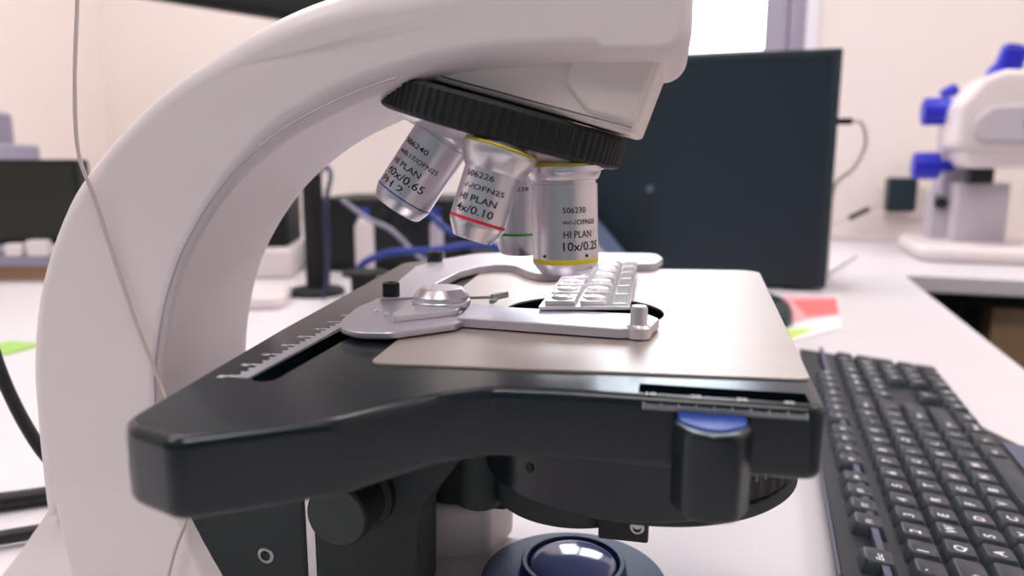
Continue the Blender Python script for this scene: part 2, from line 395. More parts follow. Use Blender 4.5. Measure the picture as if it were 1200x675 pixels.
# the scale along the slot
b = MB(); slab(b, mm([(-83.2, -104), (-79.4, -104), (-84.0, 60), (-87.2, 60)]), ZT-.0002, ZT+.00015); b.build('scale_strip', M['holder'], mic)
b = MB()
for i in range(34):
    y = -103+i*4; x = -83.2-(y+105)*.024; L_ = 2.6 if i % 3 == 0 else 1.3
    slab(b, mm([(x-L_, y-.45), (x, y-.45), (x, y+.45), (x-L_, y+.45)]), ZT-.0002, ZT+.0001)
for i in range(11):
    y = -104+i*12; x = -88.6-(y+105)*.024
    flattext(b, str(80+10*i) if i < 2 else str(100-10*i+20), .0024, .0027, T(x*k, (y-1.2)*k, ZT+.0001))
b.build('scale_marks', M['paint'], mic, wn=False)
# the scale along the front lip
b = MB()
for i in range(46):
    x = 29+i*.88
    box(b, (x-.15)*k, (x+.15)*k, -.0977, -.0970, .1476, .1488 if i % 5 else .1492)
for i in range(15):
    x = 41+i*.8
    box(b, (x-.15)*k, (x+.15)*k, -.0977, -.0970, .1458, .1470)
for i, s in enumerate(('10', '20', '30', '40')):
    flattext(b, s, .0022, .0026, T((29.5+11.3*i)*k, -.0958, ZT+.0001) @ Rm(0, 'X'))
b.build('vernier_marks', M['paint'], mic, wn=False)
# x-travel slider in front
b = MB(); slab(b, mm(fillet([(36.5, -97), (36.5, -104), (40, -110), (46, -112), (52, -110), (55.5, -104), (55.5, -97)], [0, 5, 5, 5, 5, 5, 0], 5)), .1245, .1468, .0012, 'xy', 4)
b.build('slider_block', M['black'], mic)
b = MB(); slab(b, mm(fillet([(37.5, -96.8), (38, -104), (46, -110.5), (54, -104), (54.5, -96.8)], [0, 5, 9, 5, 0], 5)), .1464, .1474, .0005, 'xy', 2); b.build('slider_cap', M['capblue'], mic)

# ------------------------------------------------------------------ specimen holder
h0 = .1520
b = MB(); slab(b, mm(fillet([(-80, -42), (-75, -54), (-66, -60), (-55, -58), (-38, -41), (-36.5, -33), (-43, -20), (-45, 0), (-58, 18), (-82, 12), (-84, -20)], [10, 10, 10, 8, 2, 1, 8, 8, 8, 8, 20], 5)), h0, .1545, .0007, 'xy', 3)
arm2 = [(-80, -6), (-90, 45), (-97, 85), (-94, 112), (-79, 146), (-59, 156), (-8, 166), (28, 169), (32, 146), (28, 122), (-3, 114), (-14, 76), (-28, 73), (-36, 82), (-47, 101), (-56, 103), (-64, 92), (-69, 72), (-69, 35), (-64, 2)]
slab(b, mm(fillet(arm2, [0, 10, 12, 15, 15, 15, 0, 8, 10, 6, 10, 8, 8, 8, 10, 10, 10, 10, 20, 0], 5)), .1516, .1556, .0006, 'xy', 3)
hold = b.build('specimen_holder', M['holder'], mic)
b = MB(); slab(b, mm(fillet([(-39, -35), (20, -41), (29.5, -36), (32, -22), (28, -15), (-20, -13), (-41, -9)], [1, 6, 5, 4, 3, 0, 2], 4)), h0, .1555, .0006, 'xy', 3)
b.build('rail', M['holder'], hold)
b = MB(); lathe(b, [(.0042, h0), (.0043, .1530), (.0042, .1555), (.0031, .1562), (.0029, .1568), (.0029, .1618), (.0024, .1628), (.0, .1631)], 40, T(.0252, -.0370, 0)); b.build('stop_post', M['silver'], hold)
b = MB(); lathe(b, [(.0112, .1545), (.0114, .1550), (.0114, .1572), (.0110, .1577), (.0106, .1578), (.0107, .1595), (.0083, .1622), (.0078, .1624), (0, .1624)], 56, T(-.0515, -.0135, 0)); b.build('holder_knob', M['silver'], hold)
b = MB(); slab(b, mm(fillet([(-62.5, -37), (-60, -44), (-41, -27), (-42, -14), (-58, -14)], [1, 1, 3, 6, 4], 4)), .1545, .1568, .0004, 'xy', 2); b.build('lever', M['silver'], hold)
b = MB(); tube(b, [(-.043, -.006, .1572), (-.0325, -.001, .1568)], .0006); 
slab(b, mm([(-34.5, -2.5), (-32.8, -3.5), (-28.5, 4), (-30.2, 5)]), .1560, .1584, .0003, 'xy', 2)
slab(b, mm([(-33.6, -8.5), (-31.6, -9), (-31.4, -3), (-33.2, -3)]), .1556, .1571, .0003, 'xy', 2)
b.build('spring_clip', M['paint'], hold)
for x, y, r in ((-77.5, 0, 3.5), (-93.0, 106, 4.3)):
    b = MB(); lathe(b, [(r*.9*k, .1545), (r*k, .1552), (r*k, .1605), (r*.9*k, .1612), (r*.55*k, .1612), (r*.5*k, .1598), (0, .1598)], 32, T(x*k, y*k, 0), mod=lambda kk, i: 1.03 if (kk in (1, 2) and i % 2) else 1.); b.build('thumbscrew', M['rubber'], hold)
b = MB()
for x, y in ((-72, -30), (-66, -34), (-88, 60)): lathe(b, [(.0009, .1550), (.0009, .1558), (0, .1559)], 12, T(x*k, y*k, 0))
b.build('rivet', M['paint'], hold)

# ------------------------------------------------------------------ below the stage
b = MB(); slab(b, mm(fillet([(-172, 36), (-105.5, 36), (-105.5, 100), (-172, 100)], 3, 3)), -.030, .030, .002, 'xz', 3); b.build('focus_housing', M['blacktex'], mic)
b = MB(); box(b, -.1055, -.1018, -.029, .029, .036, .128, .0006); b.build('dovetail_strip', M['silver'], mic)
for x, z, r in ((-123.6, 50.5, 3.6), (-114.7, 77.6, 1.8)):
    b = MB(); lathe(b, [(r*k, 0), (r*k, .0007), (r*.8*k, .0010), (r*.62*k, .0010), (r*.55*k, -.0002), (0, -.0002)], 24, T(x*k, -.0298, z*k) @ Rm(90, 'X')); b.build('socket_screw', M['steel'], mic)
br = [(-101.5, 34), (-58.5, 34), (-57.5, 72), (-54, 80), (-38, 101), (-38, 131.5), (-101.5, 131.5)]
b = MB(); slab(b, mm(fillet(br, [2, 3, 8, 8, 4, 0, 0], 5)), .004, .030, .0022, 'xz', 4); b.build('substage_bracket', M['blacktex'], mic)
b = MB(); slab(b, mm(fillet([(-101, 50), (-64, 36), (-64, 100), (-55, 131), (-101, 131)], 4, 3)), -.03, .004, .002, 'xz', 3); b.build('substage_slide', M['blackmat'], mic)
kt = T(-.0812, -.029, .0822) @ Rm(90, 'X')
b = MB(); lathe(b, [(.0150, 0), (.0150, .005), (.0125, .0056), (.0122, .0062), (.0122, .0205), (.0117, .0212), (0, .0214)], 64, kt); b.build('focus_knob', M['blackmat'], mic)
b = MB(); lathe(b, [(.011, .0212), (.0111, .0216), (.0108, .0219), (0, .022)], 64, kt); b.build('knob_cap', M['cap'], mic)
# condenser
cl = [p for p in circ(21, -12, 54, 96)]
cl = [p for p in cl if p[0] < 60]
cl.sort(key=lambda p: math.atan2(p[1]+12, p[0]-15))
b = MB(); slab(b, mm(cl), .0990, .128, .0012, 'xy', 3); b.build('condenser_turret', M['black'], mic, ang=30)
b = MB(); lathe(b, [(.050, .091), (.0555, .0935), (.0565, .0945), (.0565, .0985), (.055, .0990), (.055, .1000), (.0565, .1005), (.0565, .108), (.055, .109)], 240, T(.0285, 0, 0), mod=lambda kk, i: (1.0 if i % 4 < 2 else .985) if kk in (6, 7) else 1.)
b.build('phase_disc', M['blackmat'], mic, ang=25, wn=False)
b = MB()
for i in range(14):
    a = R(-62+i*4.2); mxx = T(.0285, 0, 0) @ Matrix.Rotation(a, 4, 'Z')
    box(b, .0545, .0568, -.0002, .0002, .1065, .1082, mx=mxx)
b.build('phase_marks', M['midgrey'], mic, wn=False)
b = MB(); lathe(b, [(.022, .0772), (.032, .0772), (.0335, .0785), (.0335, .093), (.030, .0955)], 80, T(0, 0, 0)); 
lathe(b, [(.007, .0745), (.0088, .0755), (.0088, .098), (.008, .100)], 40, T(-.0365, -.014, 0))
b.build('condenser_carrier', M['blacktex'], mic)
b = MB(); box(b, .013, .0308, -.036, -.024, .0765, .097, .0008, .001); b.build('clamp_block', M['blackmat'], mic)
b = MB(); lathe(b, [(.0026, 0), (.0026, .0010), (.0023, .0013), (.0016, .0013), (.0015, .0002), (0, .0002)], 6*6, T(.0268, -.036, .0828) @ Rm(90, 'X')); b.build('clamp_bolt', M['steel'], mic)
b = MB(); lathe(b, [(.021, .094), (.021, .120), (.015, .1345), (.0, .1345)], 64); b.build('condenser_lens', M['deep'], mic)
b = MB(); box(b, -.062, -.030, .006, .03, .062, .098, .001, .002); b.build('carrier_fork', M['blackmat'], mic)
# field lens
b = MB(); lathe(b, [(.0016, 0), (.0016, .0004), (.0011, .0004), (.0010, .0001), (0, .0001)], 16, T(.021+.054*math.cos(R(237.35)), -.012+.054*math.sin(R(237.35)), .111) @ Rm(237.35+90, 'Z') @ Rm(90, 'X')); b.build('grub_screw', M['blackmat'], mic)
b = MB(); lathe(b, [(.036, .0335), (.0388, .0345), (.0392, .0360), (.0388, .0375), (.024, .0385), (.0225, .0390), (.0218, .0455), (.0212, .0462), (.0196, .0462), (.0190, .0452), (.0188, .0425), (0, .0425)], 96); b.build('field_ring', M['navy'], mic)
b = MB(); lathe(b, [(.0187, .0428), (.0183, .0442)] + [(.0183*math.cos(R(a)), .0442+.0046*math.sin(R(a))) for a in range(10, 91, 10)], 72); b.build('field_lens', M['glass'], mic)

# ------------------------------------------------------------------ the clear slide on the stage
def mw(p): return mic.matrix_basis @ Vector(p)
sl = empty('counting_slide', mw((.003, .048, .1556)), -TH-R(0), 'clear plastic multi-well slide with raised chambers lying on the microscope stage', 'slide')
nl, nr, fl, fr = (-15.5, -66), (18, -59), (15.9, 66), (-18.5, 52)
def bil(u, v):
    return ((nl[0]*(1-u)+nr[0]*u)*(1-v)+(fr[0]*(1-u)+fl[0]*u)*v, (nl[1]*(1-u)+nr[1]*u)*(1-v)+(fr[1]*(1-u)+fl[1]*u)*v)
b = MB(); slab(b, mm(fillet([nl, nr, fl, fr], 1, 3)), .0003, .0016, .0003, 'xy', 2); b.build('slide_body', M['slide'], sl)
for r_ in range(6):
    for c_ in range(3):
        u0, u1 = ((.05, .40), (.44, .74), (.79, .97))[c_]; v0 = .02+r_*.163; v1 = v0+.14
        q = [bil(u0, v0), bil(u1, v0), bil(u1, v1), bil(u0, v1)]
        b = MB(); slab(b, mm(fillet(q, 1.5 if c_ < 2 else .8, 4)), .0014, .0032 if c_ < 2 else .0024, .0009, 'xy', 3)
        if c_ < 2:
            cx, cy = bil((u0+u1)/2, (v0+v1)/2)
            lathe(b, [(.0045, .003), (.0040, .0037), (.002, .0041), (0, .0042)], 20, T(cx*k, cy*k, 0) @ Matrix.Diagonal((1, 1.3, 1, 1)))
        b.build('chamber', M['slide'], sl)

# ------------------------------------------------------------------ thread and cable near the arm
def MW(p): return tuple(mw(tuple(c*k for c in p)))
pts = [(-160, -42, 620), (-166, -41, 460), (-173, -40, 340), (-178, -39, 290), (-181, -38.6, 268), (-186, -38, 240), (-187.5, -38, 214), (-184, -36, 196), (-178, -35, 170), (-170, -35, 143), (-160, -35.5, 117), (-154, -36, 95), (-154, -36.5, 70), (-157, -43, 54), (-159, -53, 30), (-160, -66, .8)]
b = MB(); tube(b, spline([MW(p) for p in pts], 6), .00075, 8)
o = b.build('thread', M['thread'], None, wn=False)
o.name = 'thread'; tag(o, 'thin pale thread hanging down across the side of the white microscope arm', 'thread')
pts = [(-330, 5, 210), (-300, 2, 170), (-286, 0, 140), (-279, 0, 112), (-273, 2, 90), (-264, 4, 70), (-256, 8, 56)]
b = MB(); tube(b, spline([MW(p) for p in pts], 6), .0030, 12)
o = b.build('power_cable', M['cablek'], None, wn=False); tag(o, 'black cable running down behind the white microscope arm at left', 'cable')

# ------------------------------------------------------------------ keyboard
KA = R(70.9)
kfx = Vector((math.cos(KA), math.sin(KA), 0)); kfy = Vector((-math.sin(KA), math.cos(KA), 0))
KW, KL = .1285, .452
kloc = Vector((.155, .305, 0))-kfy*(KW-.0045)+kfx*.0
kb = empty('keyboard', kloc, KA, 'black full-size computer keyboard with white legends lying on the white desk', 'keyboard')
def kz(y): return .0085+.0115*(y/KW)
out = [(0, 0), (.09, 0), (.115, -.018), (.255, -.018), (.285, 0), (KL, 0), (KL, KW), (0, KW)]
pf = fillet(out, [.008, .02, .02, .02, .02, .008, .006, .006], 5)
n = len(pf); ins = inset(pf, [.002]*n)
if area2(pf) < 0: ins = inset(pf, [-.002]*n)
vs = [(x, y-.010*max(0, (y-KW*.5)/(KW*.5)), .001) for x, y in pf]+[(x, y, kz(y)-.004) for x, y in pf]+[(x, y, kz(y)) for x, y in ins]
fs = [(j*n+i, j*n+(i+1) % n, (j+1)*n+(i+1) % n, (j+1)*n+i) for j in range(2) for i in range(n)]+[tuple(range(n-1, -1, -1)), tuple(2*n+i for i in range(n))]
MB().add(vs, fs).build('case', M['kb'], kb)
def strip(y0, y1, x0, x1, h, m, name):
    vs = [(x, y, kz(y)+dz) for x, y in rect(x0, x1, y0, y1) for dz in (-.001, h)]
    MB().add(vs, [(0, 2, 4, 6), (1, 7, 5, 3), (0, 1, 3, 2), (2, 3, 5, 4), (4, 5, 7, 6), (6, 7, 1, 0)]).build(name, m, kb)
strip(KW-.0227, KW-.0193, .005, KL-.005, .0056, M['kbrim'], 'ridge')
strip(KW-.0012, KW-.0002, .004, KL-.004, .0012, M['kbrim'], 'rear_rim')
strip(-.016, -.002, .118, .252, .0015, M['kbrim'], 'palm_edge')
P_ = .01905; X0 = .012; Y0 = .0135
rows = []
fr_ = [('Esc', 0)]+[('F%d' % (i+1), 2+i+(.5 if i > 3 else 0)+(.5 if i > 7 else 0)) for i in range(12)]+[('Prt', 15.25), ('Scr', 16.25), ('Brk', 17.25)]
keys = [(s, x, 1, 5.22, 1) for s, x in fr_]
def row(lst, y, x=0):
    for s, w in lst: keys.append((s, x, w, y, 1)); x += w
row([('`', 1)]+[(c_, 1) for c_ in '1234567890-=']+[('Back', 2)], 4)
row([('Tab', 1.5)]+[(c_, 1) for c_ in 'QWERTYUIOP[]']+[('\\', 1.5)], 3)
row([('Caps', 1.75)]+[(c_, 1) for c_ in "ASDFGHJKL;'"]+[('Enter', 2.25)], 2)
row([('Shift', 2.25)]+[(c_, 1) for c_ in 'ZXCVBNM,./']+[('Shift', 2.75)], 1)
row([('Ctrl', 1.25), ('Win', 1.25), ('Alt', 1.25), ('', 6.25), ('Alt', 1.25), ('Fn', 1.25), ('Menu', 1.25), ('Ctrl', 1.25)], 0)
row([('Ins', 1), ('Home', 1), ('PgUp', 1)], 4, 15.25); row([('Del', 1), ('End', 1), ('PgDn', 1)], 3, 15.25)
row([('\u2191', 1)], 1, 16.25); row([('\u2190', 1), ('\u2193', 1), ('\u2192', 1)], 0, 15.25)
row([('Num', 1), ('/', 1), ('*', 1), ('-', 1)], 4, 18.5); row([('7', 1), ('8', 1), ('9', 1)], 3, 18.5); row([('4', 1), ('5', 1), ('6', 1)], 2, 18.5); row([('1', 1), ('2', 1), ('3', 1)], 1, 18.5)
row([('0', 2), ('.', 1)], 0, 18.5); keys.append(('+', 21.5, 1, 2, 2)); keys.append(('Ent', 21.5, 1, 0, 2))
KM = {}
def keymesh(w, h, top):
    if (w, h) not in KM:
        mb = MB(); bw, bh = (w*P_-.0012)/2, (h*P_-.0012)/2; tw, th = bw-.0022, bh-.0024
        L1 = fillet(rect(-bw, bw, -bh, bh), .0012, 3); L2 = fillet(rect(-tw, tw, -th+.0008, th+.0008), .002, 3); L3 = fillet(rect(-tw+.0006, tw-.0006, -th+.0014, th+.0002), .0016, 3)
        n = len(L1); vs = [(x, y, 0) for x, y in L1]+[(x, y, .0066) for x, y in L2]+[(x, y, .0070) for x, y in L3]
        fs = [(j*n+i, j*n+(i+1) % n, (j+1)*n+(i+1) % n, (j+1)*n+i) for j in range(2) for i in range(n)]+[tuple(range(n-1, -1, -1)), tuple(2*n+i for i in range(n))]
        KM[(w, h)] = mb.add(vs, fs).mesh('key', M['key'])
    return KM[(w, h)]
sl_ang = math.atan(.0115/KW)
LM = {}
for s, x, w, y, h in keys:
    o = bpy.data.objects.new('key', keymesh(w, h, 0)); COL.objects.link(o); o.parent = kb
    cy = Y0+(y+(h-1)/2)*P_*.965
    o.location = (X0+(x+w/2)*P_*.995, cy, kz(cy)-.0004); o.rotation_euler = (sl_ang, 0, 0)
    if s:
        if (s, w, h) not in LM:
            cap = .0052 if len(s) == 1 else .0033
            v, f, wd = textmesh(s)
            LM[(s, w, h)] = flattext(MB(), s, cap, min(wd*cap, w*P_-.006), T(-(w*P_-.0012)/2+.0042, -.001+ (h-1)*.004, .00708)).mesh('legend', M['legend'])
        q = bpy.data.objects.new('legend', LM[(s, w, h)]); COL.objects.link(q); q.parent = o

# ------------------------------------------------------------------ computer tower and things round it
tw = empty('computer_tower', (.517, 1.179, 0), GA, 'black desktop computer tower standing on the white desk behind the keyboard', 'computer')
b = MB(); slab(b, fillet(rect(-.40, 0, .006, .386), .004, 3), -.004, .004, .002, 'xz', 2); b.build('side_panel', M['tower'], tw)
b = MB(); box(b, -.40, -.004, .004, .175, .008, .384, .003); b.build('case', M['tower'], tw)
b = MB(); box(b, -.006, .0, .002, .176, .02, .386, .002); b.build('rear_panel', M['vent'], tw)
b = MB(); box(b, -.398, -.002, -.006, -.0035, .375, .386, .001); box(b, -.012, -.001, -.006, -.0035, .01, .375, .001); b.build('panel_lip', M['vent'], tw)
b = MB()
for i in range(9):
    for j in range(13): lathe(b, [(.0042, 0), (.0042, .0012), (.0032, .0012), (.0032, .0003), (0, .0003)], 6, T(-.285-.0095*i, -.004, .205+.0098*j+(.005 if i % 2 else 0)) @ Rm(90, 'X'))
b.build('vent_grille', M['vent'], tw, wn=False)
b = MB()
for i in range(9):
    for j in range(12): lathe(b, [(.0042, 0), (.0042, .0012), (.0032, .0012), (.0032, .0003), (0, .0003)], 6, T(-.285-.0095*i, -.004, .06+.0098*j+(.005 if i % 2 else 0)) @ Rm(90, 'X'))
b.build('vent_grille', M['vent'], tw, wn=False)
b = MB()
for x in (-.36, -.05):
    for y in (.03, .15): box(b, x-.015, x+.015, y-.01, y+.01, 0, .009, .001)
b.build('feet', M['rubber'], tw)
b = MB(); lathe(b, [(.006, 0), (.0065, .001), (.006, .003), (0, .0034)], 24, T(-.292, -.004, .165) @ Rm(90, 'X')); b.build('fan_screw', M['folder'], tw)
def GT(x, y, z): return tuple(Vector((.517, 1.179, 0))+gx*x+gy*y+Vector((0, 0, z)))
b = MB(); tube(b, spline([GT(.022, .05, .277), GT(.04, .05, .274), GT(.05, .06, .24), GT(.035, .07, .20), GT(.01, .09, .17), GT(.01, .12, .10), GT(.012, .14, .03), GT(.014, .16, .006), GT(.02, .2, .0045), GT(.06, .35, .0045), GT(.1, .5, .0045)], 6), .0028, 8)
o = empty('tower_cable', GT(.022, .05, .277), 0, 'pale cable with black plug at the edge of the black computer tower', 'cable')
c_ = b.build('wire', M['cablew'], None, wn=False); c_.parent = o; c_.matrix_parent_inverse = T(*[-q for q in o.location])
b = MB(); box(b, -.022, .004, -.005, .005, -.005, .005, .001, .001); c_ = b.build('plug', M['deep'], o); c_.rotation_euler = (0, 0, GA)
# leaning folder beside the tower
o = empty('leaning_folder', GT(-.34, -.10, 0), GA+R(-6), 'blue-grey folder leaning against the black computer tower', 'folder')
fm = T(0, 0, .001) @ Rm(-43, 'Y')
b = MB(); box(b, -.045, 0, -.05, .06, .0, .26, .003, mx=fm @ T(.045, 0, 0)); b.build('cover', M['folder'], o)
b = MB(); box(b, -.0035, .0035, -.052, -.049, .0, .262, .001, mx=fm @ T(.0465, 0, .0)); b.build('spine_edge', M['grey'], o)
# mouse and leaflet
o = empty('computer_mouse', (.345, .955, 0), GA, 'black computer mouse beside the stage on the white desk', 'mouse')
vs = []; fs = []; N = 20
for i in range(N+1):
    t = math.pi*i/N
    for j in range(12):
        a = math.pi*j/11; y = -.055*math.cos(t); r = .031*math.sin(t)**.6
        vs.append((r*math.cos(a), y, .001+.034*math.sin(t)**.7*math.sin(a)**.7))
for i in range(N):
    for j in range(11): fs.append((i*12+j, i*12+j+1, (i+1)*12+j+1, (i+1)*12+j))
    fs.append((i*12+11, i*12, (i+1)*12, (i+1)*12+11))
MB().add(vs, fs).build('shell', M['tower'], o)
b = MB(); box(b, -.003, .003, .012, .03, .024, .0335, .001); b.build('wheel', M['deep'], o)
lf = Vector((.44, 1.0, 0))
o = empty('leaflet', lf, 0, 'pink and red printed leaflet with a green corner on the desk below the tower', 'leaflet')
def lp(pts): return [(x-lf.x, y-lf.y) for x, y in pts]
slab(MB(), lp([(.519, 1.135), (.422, .907), (.31, .82), (.27, .92), (.362, 1.135)]), .0005, .0018, .0003, 'xy', 2).build('sheet', M['paperw'], o)
slab(MB(), lp([(.512, 1.125), (.455, .985), (.36, .935), (.30, .94), (.365, 1.125)]), .0017, .0022).build('pink_print', M['paperp'], o)
slab(MB(), lp([(.500, 1.10), (.455, .992), (.405, .975), (.428, 1.09)]), .0021, .0025).build('red_print', M['paperr'], o)
slab(MB(), lp([(.385, .90), (.325, .835), (.30, .86), (.32, .895)]), .0017, .0022).build('green_print', M['paperg'], o)

# ------------------------------------------------------------------ stereo microscope on the return
S0 = Vector((1.10, 1.62, 0))-gx*.075
sm = empty('stereo_microscope', S0, GA, 'white stereo microscope with blue knobs and eyecups on the counter at right', 'microscope')
b = MB(); slab(b, fillet(rect(-.115, .24, -.15, .17), .05, 8), .0, .034, .014, 'xy', 5); b.build('base', M['white'], sm)
b = MB(); lathe(b, [(.05, .033), (.05, .036), (0, .036)], 48, T(.05, -.05, 0)); b.build('stage_disc', M['grey'], sm)
b = MB(); slab(b, fillet(rect(-.048, .05, .05, .15), .012, 5), .032, .36, .004, 'xy', 3); b.build('column', M['grey'], sm)
b = MB(); slab(b, fillet(rect(-.03, .075, -.02, .06), .008, 5), .032, .165, .004, 'xy', 3); b.build('stand_block', M['grey'], sm)
b = MB(); slab(b, fillet([(-.037, .205), (-.02, .198), (.16, .198), (.18, .21), (.18, .24), (.14, .258), (-.02, .258), (-.042, .24)], .014, 5), -.06, .10, .012, 'xz', 4); b.build('lower_arm', M['white'], sm)
b = MB(); box(b, -.018, .028, -.07, -.02, .166, .20, .004, .006); b.build('objective_mount', M['blackmat'], sm)
b = MB(); slab(b, fillet([(-.06, .235), (.18, .235), (.18, .36), (.10, .395), (.02, .40), (-.02, .385), (-.06, .33)], [.02, .02, .02, .03, .03, .03, .03], 6), -.05, .11, .016, 'xz', 4); b.build('head', M['white'], sm)
b = MB(); slab(b, fillet([(-.03, .255), (.16, .245), (.17, .33), (.0, .325), (-.03, .30)], .02, 5), .108, .122, .006, 'xz', 3); b.build('front_cover', M['grey'], sm)
b = MB(); lathe(b, [(.006, 0), (.006, .004), (0, .005)], 20, T(.062, -.122, .292) @ Rm(90, 'X')); b.build('badge_dot', M['knob'], sm)
for z, x in ((.325, -.105), (.203, -.115)):
    b = MB(); lathe(b, [(.022, 0), (.029, .002), (.030, .006), (.030, .052), (.027, .056), (.012, .057), (.012, .085)], 40, T(x, .03, z) @ Rm(90, 'Y'), mod=lambda kk, i: 1.03 if (kk in (2, 3) and i % 4 < 2) else 1.); b.build('focus_knob', M['knob'], sm)
b = MB(); lathe(b, [(.014, 0), (.016, .003), (.016, .03), (.012, .034), (0, .034)], 32, T(-.055, .09, .362) @ Rm(60, 'Y')); b.build('zoom_knob', M['knob'], sm)
for x, a in ((.035, 8), (.105, 8)):
    em = T(x, -.03, .385) @ Rm(38, 'X') @ Rm(a, 'Y') 
    em = T(x, -.01, .375) @ Rm(24, 'X') @ Rm(a, 'Y')
    b = MB(); lathe(b, [(.0275, -.02), (.0275, .0), (.030, .004)], 40, em); b.build('eyepiece_tube', M['white'], sm)
    b = MB(); lathe(b, [(.024, .0), (.034, .004), (.036, .018), (.033, .032), (.026, .045), (.025, .078), (.022, .084), (.016, .084), (.015, .078), (0, .078)], 40, em); b.build('eyecup', M['knob'], sm)
b = MB(); lathe(b, [(.012, 0), (.013, .002), (.013, .018), (0, .02)], 24, T(-.047, .045, .118) @ Rm(90, 'X')); b.build('light_switch', M['blackmat'], sm)
box(MB(), -.062, -.025, .045, .13, .032, .14, .004).build('lamp_housing', M['grey'], sm)

# power adapter and leads on the back wall
def onwall(x, z, d=0.): return G(x, -d, z)
o = empty('wall_socket', G(.165, 0, .105), GA, 'white double wall socket above the counter beside the black adapter', 'socket')
box(MB(), -.06, .075, -.012, 0, -.045, .045, .003, .004).build('face_plate', M['warmwhite'], o); box(MB(), .04, .055, -.016, -.012, .005, .02, .001).build('switch', M['white'], o)
o = empty('power_adapter', G(.14, -.013, .12), GA, 'small black plug-in power adapter on the back wall beside the stereo microscope', 'adapter')
slab(MB(), fillet(rect(-.035, .035, -.04, .05), .006, 4), .0, .07, .005, 'xz', 3).build('body', M['tower'], o)
b = MB(); tube(b, spline([(-.033, -.03, -.02), (-.06, -.04, -.03), (-.11, -.05, -.055), (-.16, -.08, -.075), (-.26, -.1, -.108), (-.35, -.14, -.1155)], 6), .003, 8); b.build('lead', M['cablew'], o)
b = MB(); tube(b, [(-.075, -.043, -.035), (-.125, -.055, -.062)], .007, 12); b.build('strain_relief', M['deep'], o)
for i, (pp) in enumerate(([(-.22, -.22), (-.1, -.14), (.04, -.11), (.14, -.13)], [(-.25, -.14), (-.12, -.10), (.0, -.07), (.16, -.075)])):
    b = MB(); tube(b, spline([G(x, y, .0045) for x, y in pp], 8), .0038, 8)
    o = b.build('mains_lead', M['grey'] if i else M['cablew'], None, wn=False); tag(o, ('grey mains lead lying along the counter below the adapter, nearer the wall at its right end', 'pale mains lead snaking on the counter below the black adapter')[1-i] if False else ('pale mains lead in a shallow curve on the counter below the adapter', 'grey mains lead in a shallow S-curve nearest the wall on the counter below the adapter')[i], 'lead')

# ------------------------------------------------------------------ left background
mo = empty('desk_monitor', (-1.05, 1.31, 0), R(4), 'dark flat monitor on a silver bar at the far left of the desk', 'monitor')
b = MB(); slab(b, fillet(rect(-.24, .272, .062, .216), .006, 3), -.03, .012, .004, 'xz', 3); b.build('housing', M['blackmat'], mo)
box(MB(), -.23, .262, -.0135, -.0118, .075, .206, .0005).build('screen', M['screen'], mo)
b = MB(); box(b, -.24, .262, -.045, .03, .028, .046, .003, .004); b.build('front_bar', M['midgrey'], mo)
b = MB(); box(b, -.22, .25, -.03, .03, .0, .028, .002); box(b, -.05, .05, -.002, .03, .046, .07, .002); b.build('stand', M['wood'], mo)
for i, (x, w_, h_) in enumerate(((.165, .03, .022), (.205, .035, .028))):
    o = slab(MB(), fillet(rect(-w_/2, w_/2, -.012, .012), .005, 3), 0, h_, .003, 'xy', 3).build('plastic_cap', M['white']); put(o, (-1.05+math.cos(R(4))*(x)+.02*0, 1.31+math.sin(R(4))*x-.034, .046), R(4))
    tag(o, ('small white plastic cap on the silver bar of the left monitor, left of two', 'taller white plastic cap on the silver bar of the left monitor')[i], 'cap', 'caps on the monitor bar')
pr = empty('label_printer', (-1.34, 1.78, 0), R(6), 'lavender-grey stepped printer behind the dark monitor at left', 'printer')
b = MB(); box(b, -.16, .135, -.12, .12, 0, .255, .01, .015); b.build('body', M['midgrey'], pr)
b = MB(); box(b, -.16, .075, -.10, .12, .252, .335, .01, .012); b.build('lid', M['midgrey'], pr)
b = MB(); box(b, .02, .11, -.128, -.118, .20, .235, .003); b.build('paper_slot', M['grey'], pr)
# black wall screen, upper left
p0 = Vector((-0.5245, 1.7, 0.527)); p1 = Vector((-0.7976, 1.7, 0.5687))   # ends of its lower edge
ws = empty('wall_screen', tuple(p0), 0, 'black flat screen hanging high on the left, only its lower edge in view', 'screen')
d_ = (p1-p0).normalized(); ang = math.atan2(d_.z, -d_.x)
b = MB(); slab(b, fillet(rect(-.62, .30, 0, .42), .01, 3), -.03, .015, .006, 'xz', 3, mx=Rm(math.degrees(ang), 'Y')); b.build('panel', M['deep'], ws)
b = MB(); slab(b, fillet(rect(-.60, .28, .02, .40), .004, 3), .0145, .0165, .0, 'xz', 3, mx=Rm(math.degrees(ang), 'Y')); b.build('screen', M['blackmat'], ws)
b = MB(); tube(b, [(-.1, .03, .2), (-.1, 1.1, .25)], .02, 12); b.build('bracket', M['blackmat'], ws)
# middle: dark equipment, post, blue cables
eq = empty('electronics_box', (-.30, 1.42, 0), R(-10), 'black electronics box with grey front seen through the microscope arm, below the first objective', 'equipment')
b = MB(); box(b, -.09, .23, -.02, .22, .0, .142, .004, .006); b.build('case', M['deep'], eq)
box(MB(), -.07, .21, -.024, -.019, .02, .14, .001).build('front_panel', M['blackmat'], eq)
b = MB()
for i in range(3): lathe(b, [(.012, 0), (.012, .012), (.010, .014), (0, .014)], 24, T(.0+.06*i, -.024, .11) @ Rm(90, 'X'))
b.build('dial', M['blackmat'], eq)
pb = empty('power_supply', (-.475, 1.36, 0), R(8), 'black boxy unit behind the white arm, left of the black post', 'equipment')
b = MB(); box(b, -.09, .055, -.02, .16, .055, .24, .004, .006); b.build('case', M['deep'], pb); box(MB(), -.07, .04, -.024, -.018, .08, .15, .001).build('front_panel', M['blackmat'], pb)
